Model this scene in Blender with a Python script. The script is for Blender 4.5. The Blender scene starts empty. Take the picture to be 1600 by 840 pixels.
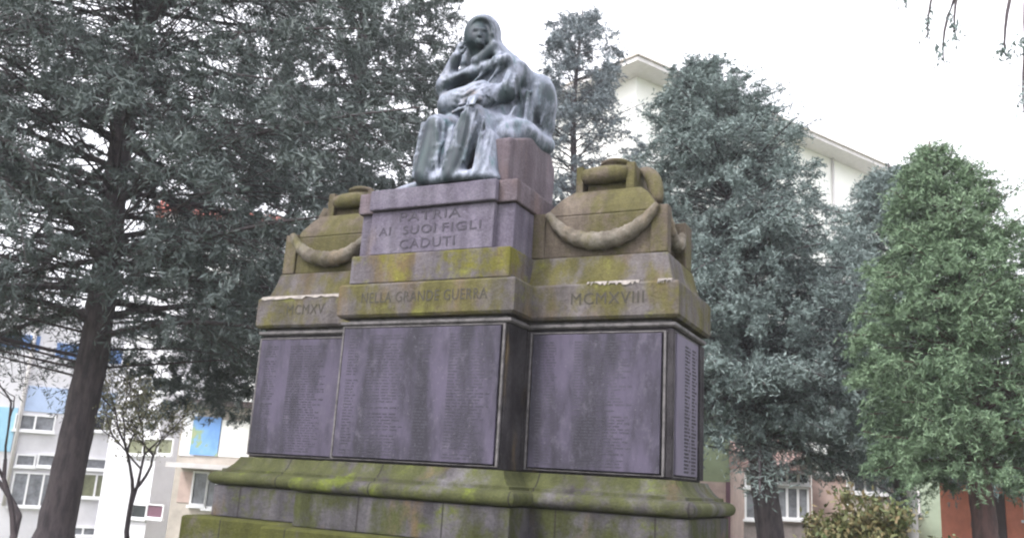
import bpy, math, random
import numpy as np
from mathutils import Matrix, Vector
scene = bpy.context.scene
rad = math.radians

# ------------------------------------------------------------------ camera
CAM = np.array([3.548, -5.657, 1.6])
CR = np.array([0.89978972, 0.43240732, 0.05832991])
CU = np.array([0.04995101, -0.23489064, 0.9707375])
CF = np.array([-0.43345514, 0.87054598, 0.23295136])
FPX = 1374.55
cd = bpy.data.cameras.new('camera')
cam = bpy.data.objects.new('camera', cd)
scene.collection.objects.link(cam)
cam.matrix_world = Matrix(((CR[0], CU[0], -CF[0], CAM[0]), (CR[1], CU[1], -CF[1], CAM[1]),
                           (CR[2], CU[2], -CF[2], CAM[2]), (0, 0, 0, 1)))
cd.sensor_width = 36
cd.lens = FPX / 1600 * 36
cd.clip_end = 3000
scene.camera = cam
scene.render.resolution_x = 1024
scene.render.resolution_y = 537

# ------------------------------------------------------------------ light: bright overcast
SUN_EL, SUN_AZ = 50, 205          # azimuth measured like a compass from +Y towards +X
w = bpy.data.worlds.new('World')
scene.world = w
w.use_nodes = True
nt = w.node_tree
bg = nt.nodes['Background']
sky = nt.nodes.new('ShaderNodeTexSky')
sky.sky_type = 'NISHITA'
sky.sun_disc = False
sky.sun_elevation = rad(SUN_EL)
sky.sun_rotation = rad(SUN_AZ)
sky.air_density = 1.0
sky.dust_density = 6.0
hs = nt.nodes.new('ShaderNodeHueSaturation')     # cloud veil: takes the blue out of the sky
hs.inputs['Saturation'].default_value = 0.16
hs.inputs['Value'].default_value = 1.0
mx = nt.nodes.new('ShaderNodeMix')
mx.data_type = 'RGBA'
mx.inputs['Factor'].default_value = 0.55
mx.inputs['B'].default_value = (10.2, 10.2, 11.0, 1)
nt.links.new(sky.outputs[0], hs.inputs['Color'])
nt.links.new(hs.outputs[0], mx.inputs['A'])
nt.links.new(mx.outputs['Result'], bg.inputs['Color'])
bg.inputs['Strength'].default_value = 0.15
sd = bpy.data.lights.new('sun', 'SUN')
sd.energy = 1.3
sd.angle = rad(14)
sd.color = (1, 0.97, 0.93)
sun = bpy.data.objects.new('sun', sd)
scene.collection.objects.link(sun)
az, el = rad(SUN_AZ), rad(SUN_EL)
sdir = Vector((math.sin(az) * math.cos(el), math.cos(az) * math.cos(el), math.sin(el)))
sun.rotation_euler = (-sdir).to_track_quat('-Z', 'Y').to_euler()
scene.view_settings.view_transform = 'Standard'
scene.view_settings.look = 'None'
scene.view_settings.gamma = 1
scene.view_settings.use_curve_mapping = False
scene.view_settings.exposure = 1.2
scene.cycles.filter_width = 2.2
scene.cycles.max_bounces = 6
scene.cycles.diffuse_bounces = 3

# ------------------------------------------------------------------ helpers
def ray(px, py):
    return CF + (px - 800) / FPX * CR - (py - 420) / FPX * CU

def at(px, py, dist):
    """point seen at a photo pixel, at a horizontal distance from the camera"""
    v = ray(px, py)
    return CAM + v * dist / math.hypot(v[0], v[1])

def empty(name, loc, label=None, cat=None, group=None):
    o = bpy.data.objects.new(name, None)
    scene.collection.objects.link(o)
    o.location = loc
    o.empty_display_size = 0.2
    tag(o, label, cat, group)
    return o

def tag(o, label=None, cat=None, group=None, kind=None):
    if label: o['label'] = label
    if cat: o['category'] = cat
    if group: o['group'] = group
    if kind: o['kind'] = kind
    return o

def wloc(o):
    v = Vector((0, 0, 0))
    while o is not None:
        v = v + o.location
        o = o.parent
    return v

def build(name, verts, faces, m, parent=None, smooth=False, origin=None):
    """links verts (world coordinates) as one mesh object; origin only for top-level objects"""
    verts = np.asarray(verts, dtype=np.float64).reshape(-1, 3)
    me = bpy.data.meshes.new(name)
    o = bpy.data.objects.new(name, me)
    scene.collection.objects.link(o)
    off = np.array(wloc(parent)) if parent is not None else (np.array(origin) if origin is not None else np.zeros(3))
    v = verts - off
    if isinstance(faces, np.ndarray):
        n = faces.shape[1]
        me.vertices.add(len(v)); me.vertices.foreach_set('co', v.astype(np.float32).ravel())
        me.loops.add(faces.size); me.loops.foreach_set('vertex_index', faces.astype(np.int32).ravel())
        me.polygons.add(len(faces))
        me.polygons.foreach_set('loop_start', np.arange(0, faces.size, n, dtype=np.int32))
        me.polygons.foreach_set('loop_total', np.full(len(faces), n, dtype=np.int32))
        me.update(calc_edges=True); me.validate()
    else:
        me.from_pydata([tuple(x) for x in v], [], faces)
        me.update()
    if smooth:
        me.polygons.foreach_set('use_smooth', [True] * len(me.polygons))
    me.materials.append(m)
    if parent is not None:
        o.parent = parent
    elif origin is not None:
        o.location = origin
    return o

class MB:
    def __init__(s): s.v = []; s.f = []
    def add(s, v, f):
        n = len(s.v); s.v += [tuple(map(float, x)) for x in v]; s.f += [tuple(i + n for i in q) for q in f]
        return s
    def box(s, x0, x1, y0, y1, z0, z1):
        return s.add([(x0, y0, z0), (x1, y0, z0), (x1, y1, z0), (x0, y1, z0), (x0, y0, z1), (x1, y0, z1), (x1, y1, z1), (x0, y1, z1)],
                     [(0, 3, 2, 1), (4, 5, 6, 7), (0, 1, 5, 4), (1, 2, 6, 5), (2, 3, 7, 6), (3, 0, 4, 7)])
    def obox(s, o, u, n, s0, s1, t0, t1, z0, z1):
        """box in a facade frame: o origin, u along, n outward"""
        c = []
        for z in (z0, z1):
            for a, b in ((s0, t0), (s1, t0), (s1, t1), (s0, t1)):
                c.append((o[0] + u[0] * a + n[0] * b, o[1] + u[1] * a + n[1] * b, z))
        return s.add(c, [(0, 3, 2, 1), (4, 5, 6, 7), (0, 1, 5, 4), (1, 2, 6, 5), (2, 3, 7, 6), (3, 0, 4, 7)])
    def tube(s, pts, rs, seg=8, cap=True, wob=0, seed=0):
        pts = [np.array(p, float) for p in pts]
        rnd = random.Random(seed)
        ref = np.array([0.3, 0.1, 1.0]); rings = []
        for i, p in enumerate(pts):
            t = pts[min(i + 1, len(pts) - 1)] - pts[max(i - 1, 0)]
            t /= np.linalg.norm(t) + 1e-9
            if abs(t @ ref) / np.linalg.norm(ref) > .97: ref = np.array([1., .2, .1])
            a = np.cross(t, ref); a /= np.linalg.norm(a); b = np.cross(t, a)
            r = rs[i] if hasattr(rs, '__len__') else rs
            rings.append([p + r * (1 + wob * (rnd.random() - .5)) * (math.cos(q) * a + math.sin(q) * b) for q in [k * 2 * math.pi / seg for k in range(seg)]])
        v = [x for r_ in rings for x in r_]; f = []
        for i in range(len(pts) - 1):
            for k in range(seg):
                f.append((i * seg + k, i * seg + (k + 1) % seg, (i + 1) * seg + (k + 1) % seg, (i + 1) * seg + k))
        if cap:
            f.append(tuple(range(seg))[::-1]); f.append(tuple((len(pts) - 1) * seg + k for k in range(seg)))
        return s.add(v, f)
    def prism(s, poly, x0, x1, axis='x'):
        """poly in the other two axes extruded along axis"""
        n = len(poly); v = []
        for x in (x0, x1):
            for p, q in poly:
                v.append((x, p, q) if axis == 'x' else (p, x, q))
        return s.add(v, [tuple(range(n))[::-1], tuple(range(n, 2 * n))] + [(i, (i + 1) % n, (i + 1) % n + n, i + n) for i in range(n)])
    def done(s, name, m, parent=None, smooth=False, origin=None, bevel=0):
        o = build(name, s.v, s.f, m, parent, smooth, origin)
        if bevel:
            b = o.modifiers.new('bevel', 'BEVEL'); b.width = bevel; b.segments = 2; b.limit_method = 'ANGLE'; b.angle_limit = rad(40)
        return o

# ------------------------------------------------------------------ materials
def mat(name):
    m = bpy.data.materials.new(name); m.use_nodes = True
    n = m.node_tree.nodes; b = n['Principled BSDF']
    return m, m.node_tree, b

def N(nt, kind, **kw):
    n = nt.nodes.new(kind)
    for k, v in kw.items():
        if k in n.inputs.keys(): n.inputs[k].default_value = v
        else: setattr(n, k, v)
    return n

def noise(nt, scale, detail=4, rough=.6, vec=None, stretch=None, obj=True):
    tc = N(nt, 'ShaderNodeTexCoord')
    out = tc.outputs['Object']
    if stretch:
        mp = N(nt, 'ShaderNodeMapping'); mp.inputs['Scale'].default_value = stretch
        if vec: mp.inputs['Location'].default_value = vec
        nt.links.new(out, mp.inputs['Vector']); out = mp.outputs[0]
    x = N(nt, 'ShaderNodeTexNoise', Scale=scale, Detail=detail, Roughness=rough)
    nt.links.new(out, x.inputs['Vector'])
    return x.outputs['Fac']

def ramp(nt, fac, stops):
    r = N(nt, 'ShaderNodeValToRGB')
    while len(r.color_ramp.elements) < len(stops): r.color_ramp.elements.new(.5)
    for e, (p, c) in zip(r.color_ramp.elements, stops):
        e.position = p; e.color = (*c, 1) if len(c) == 3 else c
    nt.links.new(fac, r.inputs[0])
    return r.outputs[0]

def mix(nt, fac, a, b, mode='MIX'):
    m = N(nt, 'ShaderNodeMix', data_type='RGBA', blend_type=mode)
    for s, v in ((m.inputs['Factor'], fac), (m.inputs['A'], a), (m.inputs['B'], b)):
        if hasattr(v, 'default_value') and not isinstance(v, (tuple, float, int)): nt.links.new(v, s)
        else: s.default_value = (*v, 1) if isinstance(v, tuple) else v
    return m.outputs['Result']

def fac_ramp(nt, fac, lo, hi, a=0., b=1.):
    m = N(nt, 'ShaderNodeMapRange'); m.interpolation_type = 'SMOOTHSTEP'
    nt.links.new(fac, m.inputs[0])
    for i, v in enumerate((lo, hi, a, b)): m.inputs[i + 1].default_value = v
    return m.outputs[0]

def bump(nt, b, h, dist=.01, strength=.6):
    x = N(nt, 'ShaderNodeBump'); x.inputs['Strength'].default_value = strength; x.inputs['Distance'].default_value = dist
    nt.links.new(h, x.inputs['Height']); nt.links.new(x.outputs[0], b.inputs['Normal'])

STONE_K = .45      # one scale on all stone colours, tuned with the exposure
def stone(name, base=(.25, .225, .235), dark=(.12, .105, .115), moss=(.15, .15, .04), moss2=(.30, .29, .06), amt=.5, amt2=.2,
          brown=(.25, .18, .10), brn=.3, pale=(.5, .47, .46), pl=.1, seed=0, joints=0):
    k_ = STONE_K
    base, dark, moss, moss2, brown, pale = [tuple(q * k_ for q in c_) for c_ in (base, dark, moss, moss2, brown, pale)]
    m, nt, b = mat(name)
    off = (seed * 3.7, seed * 1.3, seed * .7)
    c = mix(nt, fac_ramp(nt, noise(nt, 3, 6, .65, off, (1, 1, 1)), .35, .65), base, dark)
    c = mix(nt, fac_ramp(nt, noise(nt, 2.2, 5, .6, (off[0] + 5, off[1], 2), (1.4, 1.4, .45)), .62 - brn * .35, .75 - brn * .2), c, brown)
    mo = fac_ramp(nt, noise(nt, 2.0, 7, .68, (off[0], 4, off[2]), (1.3, 1.3, 1.0)), .68 - amt * .36, .80 - amt * .30)
    c = mix(nt, mo, c, moss)
    m2 = fac_ramp(nt, noise(nt, 2.6, 6, .7, (9, off[1], off[2]), (1.1, 1.1, 1.3)), .72 - amt2 * .35, .84 - amt2 * .25)
    c = mix(nt, m2, c, moss2)
    ps = fac_ramp(nt, noise(nt, 11, 4, .7, (off[0], 7, 3), (1, 1, .5)), .74 - pl * .2, .86 - pl * .2)
    c = mix(nt, ps, c, pale)
    st = fac_ramp(nt, noise(nt, 7, 3, .6, (off[0], 0, 0), (1, 1, .12)), .3, .7, .72, 1.15)   # rain streaks
    g = N(nt, 'ShaderNodeCombineColor')
    for i in range(3): nt.links.new(st, g.inputs[i])
    c = mix(nt, 1.0, c, g.outputs[0], 'MULTIPLY')
    fine = fac_ramp(nt, noise(nt, 60, 5, .75), .25, .75, .78, 1.22)
    g2 = N(nt, 'ShaderNodeCombineColor')
    for i in range(3): nt.links.new(fine, g2.inputs[i])
    c = mix(nt, 1.0, c, g2.outputs[0], 'MULTIPLY')
    if joints:       # open vertical joints between the blocks
        tc = N(nt, 'ShaderNodeTexCoord'); sp = N(nt, 'ShaderNodeSeparateXYZ'); nt.links.new(tc.outputs['Object'], sp.inputs[0])
        md = N(nt, 'ShaderNodeMath', operation='PINGPONG'); ad = N(nt, 'ShaderNodeMath', operation='ADD'); ad.inputs[1].default_value = 10 + seed * .13
        nt.links.new(sp.outputs[0], ad.inputs[0]); nt.links.new(ad.outputs[0], md.inputs[0]); md.inputs[1].default_value = joints / 2
        jn = fac_ramp(nt, md.outputs[0], .0035, .009, .8, 0)
        c = mix(nt, jn, c, (.02, .018, .018))
    nt.links.new(c, b.inputs['Base Color'])
    b.inputs['Roughness'].default_value = .9
    b.inputs['Specular IOR Level'].default_value = .2
    bump(nt, b, noise(nt, 34, 8, .72), .016, .9)
    return m

M_STEP = stone('mossy_step_stone', moss=(.13, .135, .032), moss2=(.17, .19, .04), amt=1.0, amt2=.35, brn=.3, seed=1, joints=.93, base=(.22, .2, .2))
M_BASE = stone('mossy_base_stone', moss=(.11, .12, .045), moss2=(.17, .20, .035), amt=.65, amt2=.42, brn=.15, seed=2, joints=.71, base=(.21, .195, .215), dark=(.13,.12,.135))
M_MOULD = stone('mossy_moulding_stone', moss=(.14, .15, .06), moss2=(.23, .28, .045), amt=.92, amt2=.45, brn=.2, seed=3, joints=1.13, base=(.25, .235, .25))
M_BODY = stone('dark_body_stone', base=(.11, .10, .11), dark=(.045, .04, .047), amt=.15, amt2=.02, brn=.12, seed=4, pl=.2)  # blackened for staining, with recess and seam shade painted into the base
M_CORN = stone('stained_cornice_stone', moss=(.215, .195, .075), moss2=(.34, .34, .09), amt=.68, amt2=.42, brn=.4, brown=(.26, .19, .11), base=(.29, .26, .27), dark=(.2,.175,.17), seed=5)
M_SLOPE = stone('yellow_mossy_band_stone', moss=(.30, .28, .06), moss2=(.45, .47, .10), amt=.62, amt2=.5, brn=.5, brown=(.27, .2, .1), base=(.32, .29, .33), dark=(.22,.19,.21), seed=6)
M_WING = stone('brown_attic_stone', moss=(.20, .18, .08), moss2=(.28, .28, .09), amt=.62, amt2=.16, brn=.55, brown=(.26, .21, .165), base=(.33, .27, .22), dark=(.2,.16,.13), seed=7)
M_GARL = stone('weathered_garland_stone', moss=(.25, .225, .12), moss2=(.42, .38, .2), amt=.5, amt2=.25, brn=.3, brown=(.38, .30, .21), base=(.48, .44, .38), dark=(.24,.2,.16), seed=8)
M_LILAC = stone('lilac_grey_stone', base=(.36, .325, .41), dark=(.27, .235, .32), amt=.1, amt2=.0, brn=.1, pl=.15, seed=9, brown=(.33,.27,.28))
M_SEAT = stone('pinkish_seat_stone', base=(.34, .285, .33), dark=(.25, .2, .235), amt=.2, amt2=.0, brn=.4, brown=(.33, .245, .25), pl=.15, seed=10)

def plaque_mat(name, seed, base=(.074, .063, .098), dark=(.026, .024, .034)):
    m, nt, b = mat(name)
    c = mix(nt, fac_ramp(nt, noise(nt, 1.7, 5, .6, (seed * 2.1, 0, seed), (1.8, 1.8, .5)), .38, .60), base, dark)
    c = mix(nt, fac_ramp(nt, noise(nt, 9, 6, .75, (seed, 3, 1), (1, 1, .7)), .50, .80), c, (.10, .09, .12))
    c = mix(nt, fac_ramp(nt, noise(nt, 45, 5, .8, (seed, 1, 1), (1, 1, 1)), .58, .76), c, (.16, .148, .175))
    nt.links.new(c, b.inputs['Base Color'])
    b.inputs['Roughness'].default_value = .7
    b.inputs['Specular IOR Level'].default_value = .25
    bump(nt, b, noise(nt, 60, 6, .7), .004, .4)
    return m
M_PLQ = [plaque_mat('slate_plaque_%s' % k, i * 3 + 1, *(((.125, .11, .155), (.09, .08, .11)) if k == 'side' else ())) for i, k in enumerate(('front', 'wing', 'side'))]

def plain(name, col, rough=.8, var=.15, scale=4, bmp=0, metallic=0):
    m, nt, b = mat(name)
    d = tuple(x * (1 - var * 2) for x in col)
    c = mix(nt, fac_ramp(nt, noise(nt, scale, 6, .7), .3, .75), col, d)
    nt.links.new(c, b.inputs['Base Color'])
    b.inputs['Roughness'].default_value = rough
    b.inputs['Metallic'].default_value = metallic
    if bmp: bump(nt, b, noise(nt, scale * 6, 6, .7), bmp, .8)
    return m

M_INSC = plain('engraved_letter_paint', (.045, .038, .058), .7, .2, 12)
M_INSC2 = plain('weathered_letter_stain', (.048, .041, .033), .8, .2, 9)
M_GREY = plain('weathered_frame_stone', (.135, .125, .13), .8, .35, 14)

def leafmat(name, c1, c2, c3, scale=.9, trans=.0):
    m, nt, b = mat(name)
    geo = N(nt, 'ShaderNodeNewGeometry')
    r = ramp(nt, geo.outputs['Random Per Island'], [(0, c1), (.5, c2), (1, c3)])
    cl = fac_ramp(nt, noise(nt, scale, 3, .6), .35, .7)
    c = mix(nt, cl, r, mix(nt, .5, r, c3))
    nt.links.new(c, b.inputs['Base Color'])
    b.inputs['Roughness'].default_value = .6
    b.inputs['Specular IOR Level'].default_value = .35
    return m

def barkmat(name, c1, c2):
    m, nt, b = mat(name)
    n = noise(nt, 9, 6, .7, None, (1, 1, .25))
    c = mix(nt, fac_ramp(nt, n, .35, .65), c1, c2)
    nt.links.new(c, b.inputs['Base Color'])
    b.inputs['Roughness'].default_value = .9
    bump(nt, b, noise(nt, 22, 8, .75, (0, 0, 0), (1, 1, .3)), .04, 1.0)
    return m
M_BARK = barkmat('conifer_bark', (.10, .08, .085), (.045, .036, .042))
M_BARK_RED = barkmat('reddish_bark', (.11, .06, .055), (.05, .03, .03))
M_TWIG = barkmat('twig_bark', (.09, .07, .075), (.05, .04, .045))

# ------------------------------------------------------------------ ground
m, nt, b = mat('park_grass')
c = mix(nt, fac_ramp(nt, noise(nt, .5, 6, .7), .3, .7), (.07, .10, .03), (.11, .12, .05))
c = mix(nt, fac_ramp(nt, noise(nt, 30, 6, .8), .4, .8), c, (.10, .09, .05))
nt.links.new(c, b.inputs['Base Color']); b.inputs['Roughness'].default_value = 1
bump(nt, b, noise(nt, 40, 8, .8), .05, 1)
M_GRASS = m
gn = 40
gx = np.concatenate([np.linspace(-900, -70, 8), np.linspace(-60, 60, 61), np.linspace(70, 900, 8)])
GX, GY = np.meshgrid(gx, gx)
rs = np.random.RandomState(3)
GZ = np.where(np.hypot(GX, GY) < 8, 0, .05 * (np.sin(GX * .31) * np.cos(GY * .23)) - .03)
GZ = GZ - 2.6 * np.clip((-GX - 9) / 7, 0, 1) * np.clip((30 + GX * 0 + 200 - np.abs(GY)) / 100, 0, 1)      # the lawn falls away to the left
k = len(gx)
idx = np.arange(k * k).reshape(k, k)
gf = np.stack([idx[:-1, :-1], idx[:-1, 1:], idx[1:, 1:], idx[1:, :-1]], -1).reshape(-1, 4)
tag(build('ground', np.stack([GX, GY, GZ], -1).reshape(-1, 3), gf, M_GRASS, smooth=True), kind='structure')
M_PAVE = plain('grey_paving', (.13, .125, .12), .9, .2, 6, .01)
mb = MB(); mb.box(-3.6, 3.6, -2.3, 3.2, -.1, .06)
tag(mb.done('paving', M_PAVE), kind='structure')
M_ASPH = plain('asphalt', (.06, .06, .065), .9, .15, 8, .01)

# ------------------------------------------------------------------ the memorial
A, B, D0, D1 = .739, 1.867, .324, 1.177
PLAN = [(-B, D0), (-A, D0), (-A, 0), (A, 0), (A, D0), (B, D0), (B, D1), (A, D1), (A, D1 + D0), (-A, D1 + D0), (-A, D1), (-B, D1)]
def offset_plan(e):
    out = []; n = len(PLAN)
    for i in range(n):
        p0, p1, p2 = [np.array(PLAN[(i + k) % n], float) for k in (-1, 0, 1)]
        d1, d2 = p1 - p0, p2 - p1
        n1 = np.array([d1[1], -d1[0]]) / np.linalg.norm(d1); n2 = np.array([d2[1], -d2[0]]) / np.linalg.norm(d2)
        out.append(p1 + e * (n1 + n2))
    return out
def course(name, prof, m, parent, smooth=False, bevel=0):
    v = []; n = len(PLAN)
    for e, z in prof:
        v += [(x, y, z) for x, y in offset_plan(e)]
    f = [tuple(range(n))[::-1], tuple((len(prof) - 1) * n + k for k in range(n))]
    for i in range(len(prof) - 1):
        for k in range(n):
            f.append((i * n + k, i * n + (k + 1) % n, (i + 1) * n + (k + 1) % n, (i + 1) * n + k))
    mb = MB().add(v, f)
    return mb.done(name, m, parent, bevel=bevel)

mem = empty('war_memorial', (0, .65, 0), 'mossy stone war memorial with slate name plaques, stone garlands and two urns', 'war memorial')
course('foot_step', [(.62, .05), (.62, .42)], M_STEP, mem, bevel=.015)
course('foot_step', [(.47, .423), (.47, .80)], M_STEP, mem, bevel=.015)
course('plinth_step', [(.33, .803), (.33, 1.15), (.318, 1.168)], M_STEP, mem, bevel=.02)
course('base_course', [(.165, 1.171), (.165, 1.42)], M_BASE, mem, bevel=.008)
tor = [(.150, 1.423)] + [(.155 + .055 * math.sin(t), 1.48 - .052 * math.cos(t)) for t in np.linspace(.35, math.pi - .3, 9)] + [(.135, 1.536), (.132, 1.558), (.105, 1.563), (.07, 1.60), (.045, 1.64), (.035, 1.664)]
o = course('base_moulding', tor, M_MOULD, mem)
o.data.polygons.foreach_set('use_smooth', [True] * len(o.data.polygons))
em = o.modifiers.new('edge', 'EDGE_SPLIT'); em.split_angle = rad(32)
course('shaft', [(-.012, 1.666), (-.012, 2.72)], M_BODY, mem, bevel=.006)
course('neck_moulding', [(.004, 2.716), (.018, 2.728), (.018, 2.748), (-.03, 2.752), (-.03, 2.776)], M_GREY, mem)
course('cornice', [(.03, 2.778), (.048, 2.80), (.048, 3.03), (.036, 3.047), (.002, 3.052), (-.02, 3.052)], M_CORN, mem, bevel=.004)
course('sloping_band', [(-.012, 3.054), (-.045, 3.16), (-.07, 3.275), (-.075, 3.285)], M_CORN, mem)

mb = MB(); mb.box(-.718, .718, -.018, 1.19, 3.055, 3.2885); mb.done('centre_band', M_SLOPE, mem, bevel=.01)
# mortar stains lying on the cornice ledge
def ledge_stain(x0, x1, y):
    mb = MB(); n = 26; v = []; rr = random.Random(int(x0 * 100) + 7)
    for i in range(n + 1):
        x = x0 + (x1 - x0) * i / n
        wv = .026 * rr.random()
        v += [(x, y - .050, 3.018 + wv), (x, y - .036, 3.054), (x, y + .01, 3.062)]
    f = []
    for i in range(n):
        if x0 > 0 and rr.random() < .12: continue
        for k in range(2): f.append((i * 3 + k, (i + 1) * 3 + k, (i + 1) * 3 + k + 1, i * 3 + k + 1))
    mb.add(v, f); return mb
M_MORT = plain('pale_lime_mortar', (.30, .27, .25), .9, .25, 20)
for i, (x0, x1, y) in enumerate(((1.22, 1.62, D0), (1.76, 1.86, D0), (-1.88, -.80, D0))):
    st = ledge_stain(x0, x1, y).done('mortar_stain', M_MORT, mem)
    sm = st.modifiers.new('solid', 'SOLIDIFY'); sm.thickness = .006; sm.offset = 1

# plaques
def plaque(parent, face, u0, u1, z0, z1, y, m, cols, rows, seed, thick=.022, lab=None, letters=M_INSC, hh=.011, wmul=1.0, miss=.06):
    """face 'front' at Y=y or 'side' at X=y; u runs along the face"""
    def bx(mb, a0, a1, c0, c1, t0, t1):
        if face == 'front': mb.box(a0, a1, y - t1, y - t0, c0, c1)
        else: mb.box(y + t0, y + t1, a0, a1, c0, c1)
    mb = MB(); bx(mb, u0, u1, z0, z1, -.01, thick)
    p = mb.done('name_plaque', m, parent, bevel=.004)
    if lab: p['label'] = lab
    fr = MB(); k = .018
    for a0, a1, c0, c1 in ((u0 - k - .012, u0 - .012, z0 - k, z1 + k), (u1 + .012, u1 + k + .012, z0 - k, z1 + k), (u0 - .0118, u1 + .0118, z1 + .008, z1 + k), (u0 - .0118, u1 + .0118, z0 - k, z0 - .01)):
        bx(fr, a0, a1, c0, c1, -.011, .010)
    fr.done('plaque_frame', M_GREY, p, bevel=.003)
    rr = random.Random(seed); ins = MB()
    for c0_, c1_ in cols:
        for r in range(rows):
            z = z1 - .055 - (z1 - z0 - .09) * r / (rows - 1)
            a = u0 + (u1 - u0) * c0_; end = u0 + (u1 - u0) * (c1_ - (c1_ - c0_) * rr.uniform(0, .3))
            if rr.random() < miss: continue
            while a < end:
                for _ in range(rr.randint(4, 8)):
                    lw = rr.uniform(.005, .008) * wmul
                    if a + lw > end: break
                    bx(ins, a, a + lw, z - hh * rr.uniform(.7, 1), z, thick - .002, thick + .0015)
                    a += lw + .0035 * wmul
                a += .014 * wmul
    ins.done('name_rows', letters, p)
    return p
M_ROW = plain('worn_name_lettering', (.044, .040, .058), .7, .3, 3)
M_ROWD = plain('dark_name_lettering', (.014, .012, .02), .7)
plaque(mem, 'front', -.70, .685, 1.70, 2.69, -.010, M_PLQ[0], [(.04, .12), (.17, .45), (.50, .60), (.70, .97)], 40, 1, lab='wide slate name plaque on the projecting centre', letters=M_ROW)
for sx in (-1, 1):
    u0, u1 = (.80, 1.79) if sx > 0 else (-1.83, -.80)
    plaque(mem, 'front', u0, u1, 1.70, 2.67, D0 + .012 - .022, M_PLQ[1], [(.05, .22), (.34, .80)] if sx > 0 else [(.06, .20), (.32, .72)], 42, 5 + sx, lab='slate name plaque on the %s wing' % ('right' if sx > 0 else 'left'), letters=M_ROW)
plaque(mem, 'side', D0 + .07, D1 - .19, 1.70, 2.68, B - .012, M_PLQ[2], [(.36, .66), (.70, .95)], 36, 9, lab='narrow slate plaque on the end of the right wing with dark rows of names', letters=M_ROWD, hh=.016, wmul=1.9, miss=0)
mb = MB(); mb.box(B - .02, B + .012, D1 - .13, D1 - .01, 1.68, 2.70)
mb.done('corner_pilaster', M_BODY, mem, bevel=.006)
mb = MB(); mb.box(B - .045, B + .004, D0 - .004, D0 + .03, 1.68, 2.70)
mb.done('corner_pilaster', M_BODY, mem, bevel=.006)

# lettering
def text_mesh(name, s, x, z, y, size, m, parent, width=None, ext=.003, spacing=1.1):
    cu = bpy.data.curves.new('text', 'FONT'); cu.body = s; cu.size = size; cu.extrude = ext; cu.align_x = 'CENTER'; cu.align_y = 'CENTER'; cu.space_character = spacing
    cu.resolution_u = 3; cu.offset = 0
    t = bpy.data.objects.new('text', cu); scene.collection.objects.link(t)
    dg = bpy.context.evaluated_depsgraph_get(); me = bpy.data.meshes.new_from_object(t.evaluated_get(dg))
    v = np.array([q.co[:] for q in me.vertices]); f = [tuple(p.vertices) for p in me.polygons]
    bpy.data.objects.remove(t); bpy.data.curves.remove(cu)
    if width: v[:, 0] *= width / (v[:, 0].max() - v[:, 0].min())
    V = np.stack([v[:, 0] + x, y - v[:, 2], v[:, 1] + z], -1)
    return build(name, V, f, m, parent)

text_mesh('inscription', 'NELLA GRANDE GUERRA', 0, 2.925, -.0485, .12, M_INSC2, mem, 1.12)
text_mesh('inscription', 'MCMXVIII', 1.38, 2.925, D0 - .0485, .125, M_INSC2, mem, .56)
text_mesh('inscription', 'MCMXV', -1.38, 2.925, D0 - .0485, .125, M_INSC2, mem, .40)

# centre attic with title plaque
mb = MB(); mb.box(-.70, .70, .055, 1.10, 3.29, 3.65); mb.done('attic_block', M_LILAC, mem, bevel=.008)
mb = MB(); mb.box(-.565, .555, -.008, .06, 3.291, 3.648); tp = mb.done('title_plaque', M_LILAC, mem, bevel=.006)
text_mesh('inscription', 'PATRIA', -.02, 3.585, -.0095, .105, M_INSC, tp, .56)
text_mesh('inscription', 'AI', -.42, 3.475, -.0095, .10, M_INSC, tp, .11)
text_mesh('inscription', 'SUOI', -.10, 3.475, -.0095, .10, M_INSC, tp, .30)
text_mesh('inscription', 'FIGLI', .28, 3.475, -.0095, .10, M_INSC, tp, .34)
text_mesh('inscription', 'CADUTI', -.02, 3.36, -.0095, .11, M_INSC, tp, .50)
mb = MB(); mb.box(-.725, .725, .02, .98, 3.653, 3.832); mb.done('abacus', M_SEAT, mem, bevel=.012)
mb = MB(); mb.box(-.575, .575, -.045, .018, 3.655, 3.826); mb.done('abacus_front', M_LILAC, mem, bevel=.012)
mb = MB(); mb.prism([(.10, 3.834), (.98, 3.834), (1.0, 4.22), (.92, 4.34), (.74, 4.40), (.5, 4.36), (.2, 4.24), (.10, 4.21)], -.27, .60)
mb.done('seat_block', M_SEAT, mem, bevel=.02)

# wing attics: garland block, lid and urn
def bez(p, n):
    p = [np.array(q, float) for q in p]; out = []
    for t in np.linspace(0, 1, n):
        q = p[:]
        while len(q) > 1: q = [(1 - t) * q[i] + t * q[i + 1] for i in range(len(q) - 1)]
        out.append(q[0])
    return out
def garland(parent, p0, dip, p1, r0, r1, outn):
    n = 70; c = [np.array(p0), np.array(p0) * .78 + np.array(p1) * .22 + np.array((0, 0, dip * 1.42)), np.array(p0) * .22 + np.array(p1) * .78 + np.array((0, 0, dip * 1.42)), np.array(p1)]
    pts = bez(c, n); rr = random.Random(4)
    rs_ = [r0 + (r1 - r0) * math.sin(math.pi * i / (n - 1)) ** .8 for i in range(n)]
    rs_ = [r * (1 + .06 * math.sin(i * .9)) for i, r in enumerate(rs_)]
    mb = MB(); mb.tube(pts, rs_, 22, wob=.15, seed=5)
    return mb.done('garland', M_GARL, parent, smooth=True)
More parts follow.
